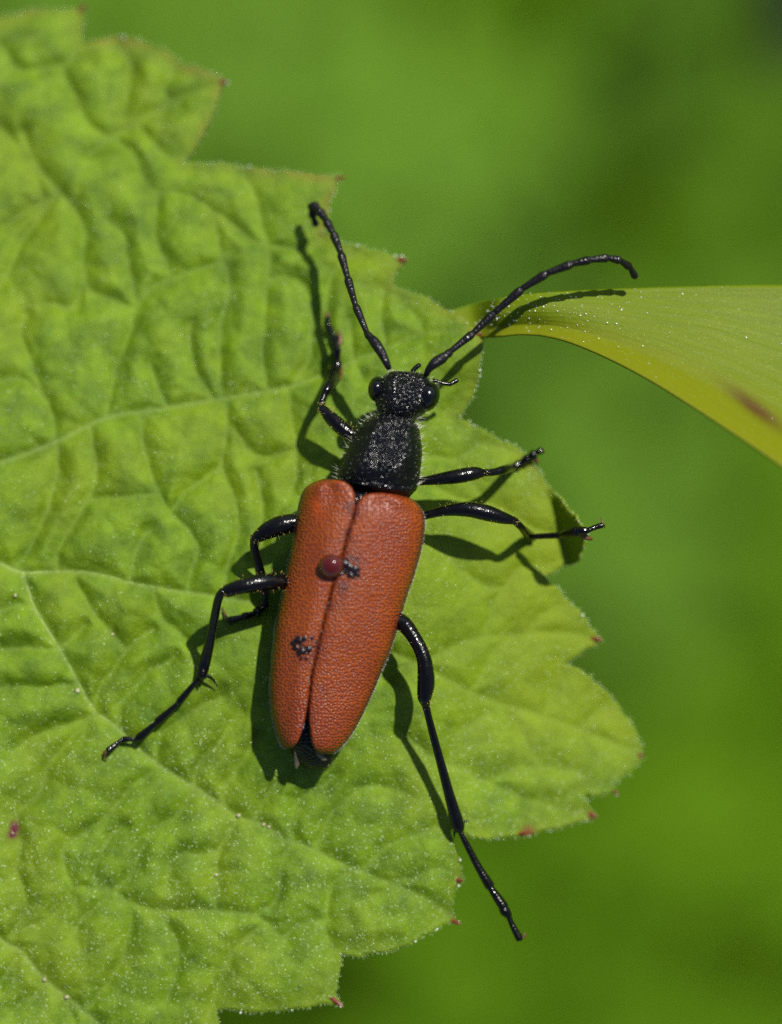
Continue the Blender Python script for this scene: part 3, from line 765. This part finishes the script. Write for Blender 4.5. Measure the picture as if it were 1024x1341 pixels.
# right fore
legs.append(leg([(528,634,.45,5),(548,631,.48,4.6),(570,628,.50,6.6),(598,624,.50,8.8),(620,620,.46,8.4),(635,619,.40,4.6)], [(636,619,.40,4.4),(648,618,.32,4.6),(660,615,.20,5.4),(671,612,g(671,612,.12),5.4)],
    tseg([(669,613,.10),(681,607,.10),(691,600,.12),(700,594,.16),(709,590,.20)], [5.4,5.6,5.4,4.4]), [[(706,592,g(706,592,.18),2.4),(711,589,g(711,589,.15),1.6),(712,593,g(711,593,.08),.7)]],
    extra=[[(697,600,g(697,600,.08),2.6),(703,603,g(703,603,.08),2.8),(702,608,g(702,608,.05),1.5)]]))
# left mid
legs.append(leg([(410,682,.50,8),(390,684,.56,11),(368,688,.60,12),(350,695,.60,10.5),(336,704,.57,7)], [(334,704,.55,6.2),(333,718,.47,5.2),(338,738,.36,5.6),(343,758,.24,6),(347,780,g(347,780,.14),6)],
    tseg([(348,782,.12),(346,793,.10),(335,803,.10),(318,808,.10),(300,813,.09)], [5.6,5.8,5.0,5.0]), [[(301,812,g(301,812,.08),2.2),(296,808,g(296,808,.08),1.8),(291,795,g(291,795,.05),.8)],[(301,812,g(301,812,.08),2.0),(294,813,g(294,813,.05),.8)]]))
# right mid
legs.append(leg([(535,680,.45,6),(556,675,.50,5.2),(582,669,.55,6.5),(612,667,.58,9.2),(638,672,.55,9.8),(658,678,.50,7.6),(674,682,.44,4.8)], [(674,682,.44,4.8),(683,691,.30,4.4),(692,700,g(692,700,.20),6),(699,704,g(699,704,.12),4.6)],
    [[(695,703,-.02,3.8),(712,702,.08,3.9),(733,701,.22,4.2)],[(733,701,.22,3.8),(742,699,.32,6.0),(755,696,.46,6.8)],[(754,696,.46,5.4),(764,695,.50,5.4),(770,695,.50,4.0)],[(769,695,.50,3.4),(778,691,.48,3.4),(788,688,.46,3.8)]],
    [[(786,689,.46,2.2),(789,684,.45,1.4),(786,677,.42,.6)],[(787,688,.46,2.2),(791,687,.42,1.4),(792,691,.36,.6)]],
    extra=[[(757,698,.42,3.5),(766,703,.38,4),(775,706,.34,2)]]))
# left hind
legs.append(leg([(398,760,.55,9),(371,762,.75,9.4),(348,762,.90,10.2),(320,767,.98,9.6),(297,774,.98,7.8)], [(292,775,.97,5.6),(286,784,.90,5.2),(281,808,.70,5.2),(275,840,.45,5.8),(268,868,.24,7.2),(264,885,g(264,885,.14),6.6)],
    tseg([(262,886,.10),(232,922,.11),(204,947,.11),(180,968,.11),(160,968,.12),(140,984,.10)], [4.2,4.8,5.2,3.6,3.8]), [[(142,982,g(142,982,.10),2.2),(137,988,g(137,988,.08),1.6),(139,996,g(139,996,.03),.7)],[(141,983,g(141,983,.10),2.2),(135,985,g(135,985,.06),.7)]],
    spurs=[[(269,884,g(269,884,.14),2.2),(278,889,g(278,889,.12),1.7),(285,899,g(285,899,.07),.6)],[(262,888,g(262,888,.14),2.2),(262,899,g(262,899,.07),.7)]]))
# right hind
legs.append(leg([(500,806,.50,9),(526,815,.62,10),(543,836,.70,8.6),(555,862,.74,9.0),(558,892,.72,10.6),(556,912,.68,9.0),(557,922,.65,5.5)], [(557,920,.65,5.4),(560,934,.60,4.4),(567,962,.50,4.8),(576,995,.40,5.2),(589,1043,.26,6.4),(599,1078,.16,8.2),(601,1086,.14,6.8)],
    [[(602,1088,.14,3.4),(612,1108,.13,4.3),(626,1135,.12,5.0),(641,1160,.12,6.6)],[(641,1161,.12,4.2),(650,1174,.12,5.8),(659,1187,.12,6.8)],[(657,1186,.12,5),(661,1193,.12,7),(666,1199,.12,5)],[(665,1198,.12,3.4),(671,1212,.12,4.0),(680,1229,.12,5.4)]],
    [[(679,1228,.12,2.4),(685,1228,.12,1.6),(688,1221,.12,.6)],[(680,1229,.11,2.2),(687,1226,.08,1.2),(688,1222,.06,.6)]],
    spurs=[[(603,1077,.18,2.2),(609,1076,.18,1.5),(615,1074,.18,.5)],[(596,1084,.14,2.2),(595,1091,.12,1.5),(595,1098,.10,.5)]]))

# hair: body, wing cases, legs
def body_hair():
    rr = []; dr = []; ln = []; rd = []
    N = len(BQ); ring = BR
    for _ in range(1000):
        i = random.randrange(4, int(N * 0.66)); k = random.randrange(ring)
        th = 2 * math.pi * k / ring
        if math.sin(th) < -0.35: continue
        p = BV[i * ring + k]; c = (BV[i * ring] + BV[i * ring + ring // 2]) / 2
        nrm = (p - c); nrm.z *= 0.8; nrm.normalize()
        side = abs(math.cos(th)) > 0.93
        d = nrm * (1.0 if side else 0.45) + Vector((random.uniform(-.5, .5), random.uniform(-.3, .9), random.uniform(0, .4)))
        if 633 < (BQ[i][1] + BQ[i][3]) / 2 < 660: continue
        if (BQ[i][1] + BQ[i][3]) / 2 > 655: continue
        rr.append(p - nrm * 0.005); dr.append(d); ln.append(random.uniform(.05, .15) if side else random.uniform(.012, .03)); rd.append(.0026 if side else .0022)
    V, F = hairs_geo(rr, dr, ln, rd)
    tag(mesh_obj('body_hair', V, F, M_paleh, beetle, smooth=False), kind='stuff')
body_hair()
def elytra_hair_and_glint():
    rr = []; dr = []; ln = []; rd = []
    for V, NV, n, s in ((VL, NVL, NL, -1), (VR, NVR, NR, 1)):
        for _ in range(3600):
            i = random.randrange(3, n - 2); edge = random.random() < 0.38
            j = random.randrange(int(NV * .80), NV - 5) if edge else random.randrange(2, int(NV * .8))
            p = V[i * NV + j].lerp(V[i * NV + j + 1], random.random()).lerp(V[(i + 1) * NV + j], random.random())
            out = Vector((s * (1.0 if edge else .3), -0.2, 0.6 if not edge else 0.15))
            rr.append(p); dr.append(out + Vector((random.uniform(-.3, .3), random.uniform(-.8, 0), random.uniform(0, .3))))
            ln.append(random.uniform(.02, .055) if edge else random.uniform(.010, .022)); rd.append(.0026)
    for _ in range(170):  # thicker pale hairs that stand in for highlights along the seam
        i = random.randrange(20, NL - 16); p = VL[i * NVL + random.choice([0, 1, 1, 2])]
        if value_noise(np.array([p.x * 100]), np.array([p.y * 100]), 22, 91)[0] < 0: continue
        rr.append(p + Vector((0, 0, .012))); dr.append(Vector((random.uniform(-.4, .4), -1, .25))); ln.append(random.uniform(.03, .07)); rd.append(.006)
    V, F = hairs_geo(rr, dr, ln, rd)
    tag(mesh_obj('wing_case_hair_and_glint', V, F, M_paleh, beetle, smooth=False), kind='stuff')
elytra_hair_and_glint()
for f in legs:
    rr = []; dr = []; ln = []
    vs = f.data.vertices; cc = sum((v.co for v in vs), Vector()) / len(vs)
    for _ in range(260):
        v = random.choice(vs); nn = v.normal
        if nn.z < -0.2 or nn.z > 0.75: continue
        rr.append(v.co + Vector((random.uniform(-.03, .03), random.uniform(-.03, .03), 0)) - nn * .004)
        dr.append(nn * .7 + Vector((random.uniform(-.4, .4), random.uniform(-.4, .4), .2))); ln.append(random.uniform(.02, .05))
    V, F = hairs_geo(rr, dr, ln, .0024)
    tag(mesh_obj('leg_hair', V, F, M_goldh, f, smooth=False), kind='stuff')

# ------------------------------------------------------------------ what lies on the beetle and the leaf
def drop_material():
    m, n, l, b, o = new_mat('red_droplet')
    b.inputs['Base Color'].default_value = (0.10, 0.006, 0.001, 1)
    b.inputs['Transmission Weight'].default_value = 0.35; b.inputs['Coat Weight'].default_value = 1.0; b.inputs['Coat Roughness'].default_value = 0.06; b.inputs['Specular IOR Level'].default_value = 0.3; b.inputs['IOR'].default_value = 1.4; b.inputs['Roughness'].default_value = 0.06; b.inputs['Subsurface Weight'].default_value = 0.5; b.inputs['Subsurface Radius'].default_value = (0.5, 0.06, 0.01); b.inputs['Subsurface Scale'].default_value = 0.35
    b.inputs['Specular IOR Level'].default_value = 0.6
    return m
zt = ely_z(434, 741)
d = ellipsoid('red_droplet', P(434, 741, zt + .055), (.16, .155, .125), drop_material(), None, 0.2)
tag(d, 'glossy amber red droplet sitting on the seam of the beetle wing cases', 'droplet')
def clump(name, label, cat, spots, mat):
    V = []; F = []
    for (px, py, r, up) in spots:
        c = P(px, py, ely_z(px, py) + up); seg, rings = 12, 8; b0 = len(V); ph0 = random.uniform(0, 6)
        for i in range(rings + 1):
            ph = math.pi * i / rings
            for k in range(seg):
                th = 2 * math.pi * k / seg
                f = 1 + .22 * math.sin(3 * th + ph0 + 2 * ph) + .15 * math.sin(5 * th - ph0)
                V.append(c + Vector((math.sin(ph) * math.cos(th) * r * f, math.sin(ph) * math.sin(th) * r * f, math.cos(ph) * r * .55)))
        for i in range(rings):
            for k in range(seg):
                k2 = (k + 1) % seg; F.append((b0 + i * seg + k, b0 + (i + 1) * seg + k, b0 + (i + 1) * seg + k2, b0 + i * seg + k2))
    o = mesh_obj(name, V, F, mat); tag(o, label, cat)
    return o
clump('dark_crust', 'dark wet crust beside the red droplet, right of the wing seam', 'crust',
      [(452,738,.055,.01),(458,742,.06,.015),(464,746,.065,.02),(467,751,.055,.01),(459,753,.055,.01),(453,748,.05,.01),(455,731,.04,0),(447,751,.04,0),(466,758,.035,0),(470,745,.035,0)], M_crust)
clump('dark_crust', 'crumbly dark crust low on the left wing case', 'crust',
      [(387,841,.055,.005),(393,838,.06,.01),(400,836,.05,.005),(408,835,.04,.0),(389,848,.05,.005),(396,852,.06,.01),(404,850,.055,.01),(396,861,.05,.005),(401,862,.04,0),(412,840,.035,0),(410,847,.035,0)], M_crust)
def crumb(px, py, r, label):
    r *= 0.8
    o = ellipsoid('pale_crumb', P(px, py, ZL(px, py) + r * 0.5), (r, r * .8, r * .6), M_crumb, None, random.random(), 12, 8, 0.34)
    tag(o, label, 'crumb')
crumb(101, 905, .042, 'pale crumb beside the vein left of the hind foot')
crumb(147, 831, .026, 'tiny pale crumb on plain leaf between vein and left hind shin')
crumb(20, 780, .030, 'round pale fleck near the left edge below the vein fork')
crumb(312, 1068, .034, 'pale crumb on the vein below the beetle tail')
for (a, b, r, lb) in ((345,1080,.030,'left crumb of the pair right of the vein bend below the tail'),(352,1083,.026,'right crumb of the pair right of the vein bend below the tail'),(283,1146,.030,'pale crumb on the leaf far below the tail'),(87,1306,.036,'crumb on the vein near the lower left corner'),(58,1283,.034,'upper crumb on the lower left vein')):
    crumb(a, b, r, lb)

# ------------------------------------------------------------------ far below: meadow floor
GZ = -200.0
def ground():
    m, n, l, b, o = new_mat('meadow_floor')
    g_ = obj_coords(n)
    c = ramp_link(n, l, noise(n, l, g_, 0.05, 4).outputs[0], [(0.35, (0.055, 0.145, 0.001)), (0.65, (0.075, 0.18, 0.002))])
    l.new(c, b.inputs['Base Color']); b.inputs['Roughness'].default_value = 1.0; b.inputs['Specular IOR Level'].default_value = 0.05
    R = 4000.0; N = 40
    V = []; F = []
    for i in range(N + 1):
        for j in range(N + 1):
            x = ((i / N) * 2 - 1); y = ((j / N) * 2 - 1)
            X = math.copysign(abs(x) ** 2.2, x) * R; Y = math.copysign(abs(y) ** 2.2, y) * R
            V.append((X, Y, GZ + 3 * math.sin(X * .03) * math.cos(Y * .04)))
    for i in range(N):
        for j in range(N):
            a = i * (N + 1) + j; F.append((a, a + N + 1, a + N + 2, a + 1))
    tag(mesh_obj('ground', V, F, m), 'green meadow floor far below', None, None, 'structure')
ground()

def far_mat(name, a, b_, tr=0.2):
    m, n, l, b, out = new_mat(name)
    g_ = obj_coords(n)
    c = ramp_link(n, l, noise(n, l, g_, 0.25, 3).outputs[0], [(0.3, a), (0.7, b_)])
    l.new(c, b.inputs['Base Color']); b.inputs['Roughness'].default_value = 0.9; b.inputs['Specular IOR Level'].default_value = 0.05
    t = n.new('ShaderNodeBsdfTranslucent'); l.new(c, t.inputs[0]); mx = n.new('ShaderNodeMixShader'); mx.inputs[0].default_value = tr
    l.new(b.outputs[0], mx.inputs[1]); l.new(t.outputs[0], mx.inputs[2]); l.new(mx.outputs[0], out.inputs['Surface'])
    return m

def grass():
    n = 16000
    bx = rng.uniform(-110, 110, n); by = rng.uniform(-110, 110, n); az = rng.uniform(0, 2 * math.pi, n)
    L = rng.uniform(14, 30, n); w = rng.uniform(0.7, 1.7, n); lean = rng.uniform(0.3, 1.2, n)
    V = np.empty((n, 8, 3)); 
    for s in range(4):
        t = s / 3.0
        r = L * t * np.sin(lean * t); h = L * t * np.cos(lean * t)
        cx = bx + r * np.cos(az); cy = by + r * np.sin(az); ww = w * (1 - t ** 2 * .95) * .5
        V[:, 2 * s, 0] = cx - np.sin(az) * ww; V[:, 2 * s, 1] = cy + np.cos(az) * ww; V[:, 2 * s, 2] = GZ + h
        V[:, 2 * s + 1, 0] = cx + np.sin(az) * ww; V[:, 2 * s + 1, 1] = cy - np.cos(az) * ww; V[:, 2 * s + 1, 2] = GZ + h
    base = (np.arange(n) * 8)[:, None, None]
    F = (base + np.array([[0, 1, 3, 2], [2, 3, 5, 4], [4, 5, 7, 6]])[None]).reshape(-1, 4)
    o = mesh_obj('meadow_grass', V.reshape(-1, 3), F, far_mat('meadow_grass', (0.082, 0.182, 0.004), (0.102, 0.212, 0.006)), smooth=False)
    tag(o, 'soft green blur of meadow grass below the leaf', 'grass', None, 'stuff')
grass()

def far_point(px, py, z):
    k = (HC - z) / HC / 100.0
    return ((px - 512) * k, (670.5 - py) * k, z)
def undergrowth(name, label, mat, spots):
    V = []; F = []
    for (px, py, r, z, n_) in spots:
        cx, cy, cz = far_point(px, py, z)
        for _ in range(n_):
            ang = random.uniform(0, 2 * math.pi); rad = r * math.sqrt(random.random())
            ox, oy = cx + rad * math.cos(ang), cy + rad * math.sin(ang); a = random.uniform(0, 2 * math.pi)
            ln = random.uniform(5, 9); wd = ln * random.uniform(.35, .55); tilt = random.uniform(-.5, .5); tilt2 = random.uniform(-.4, .4); oz = cz + random.uniform(-5, 5)
            b0 = len(V); K = 7
            for i in range(K):
                t = i / (K - 1.0); w = wd * math.sin(math.pi * min(.97, max(.04, t)) ** .8)
                for s_ in (-1, 0, 1):
                    lx = (t - .5) * ln; ly = s_ * w * .5
                    z = lx * math.sin(tilt) + ly * math.sin(tilt2) - (0 if s_ else .12 * w) - 1.2 * (t - .5) ** 2
                    V.append((ox + lx * math.cos(a) - ly * math.sin(a), oy + lx * math.sin(a) + ly * math.cos(a), oz + z))
            for i in range(K - 1):
                for j in range(2):
                    q = b0 + i * 3 + j; F.append((q, q + 1, q + 4, q + 3))
    o = mesh_obj(name, V, F, mat, smooth=True); tag(o, label, 'foliage', None, 'stuff')
pale = far_mat('pale_foliage', (0.098, 0.212, 0.016), (0.130, 0.250, 0.028))
undergrowth('pale_undergrowth', 'pale green blurred leaves far below the leaf edge', pale,
            [(590, 250, 7, -150, 26), (545, 320, 6, -150, 16), (330, 150, 6, -150, 22), (100, 0, 5, -150, 12), (700, 640, 7, -150, 20), (850, 740, 7, -150, 12), (780, 520, 6, -150, 6), (420, 30, 6, -150, 8), (900, 90, 8, -150, 8), (960, 330, 8, -150, 5)])
yel = far_mat('yellow_foliage', (0.080, 0.180, 0.005), (0.100, 0.208, 0.007))
undergrowth('yellow_undergrowth', 'yellow-green blurred leaves far below on the right', yel,
            [(920, 200, 11, -155, 26), (960, 860, 12, -155, 20), (700, 1300, 12, -155, 18), (900, 60, 8, -155, 10), (520, 1320, 8, -155, 8), (830, 150, 8, -155, 16), (760, 980, 9, -155, 10), (900, 1180, 10, -155, 12), (640, 1180, 8, -160, 10), (420, 1330, 7, -160, 8)])
dk = far_mat('dark_foliage', (0.074, 0.164, 0.004), (0.088, 0.184, 0.006))
undergrowth('dark_undergrowth', 'darker blurred foliage between the pale patches below', dk,
            [(470, 120, 6, -158, 10), (700, 60, 9, -158, 12), (820, 340, 7, -158, 6), (900, 650, 7, -158, 6), (740, 950, 7, -158, 5), (1010, 640, 7, -158, 12), (420, 190, 5, -158, 8)])
# made-up dark tube for the dark gap, out of focus at top right
def dark_gap_tube():
    root = empty('dark_gap_standin', P(1500, -800, -199))
    pts = [(1046, 100, -50, 70), (1052, 40, -50, 100), (1075, -60, -52, 110), (1150, -300, -60, 110), (1400, -700, -110, 150), (1500, -800, -199, 200)]
    tube('gap_tube', pts, simple('dark_gap', (0.010, 0.016, 0.008), 0.8, 0.2, 0.4, 0.6, 0.05, 1.5), root, n=40, ring=16)
    tag(root, 'blurred dark tube added for the dark gap at the upper right corner', 'plant')
dark_gap_tube()
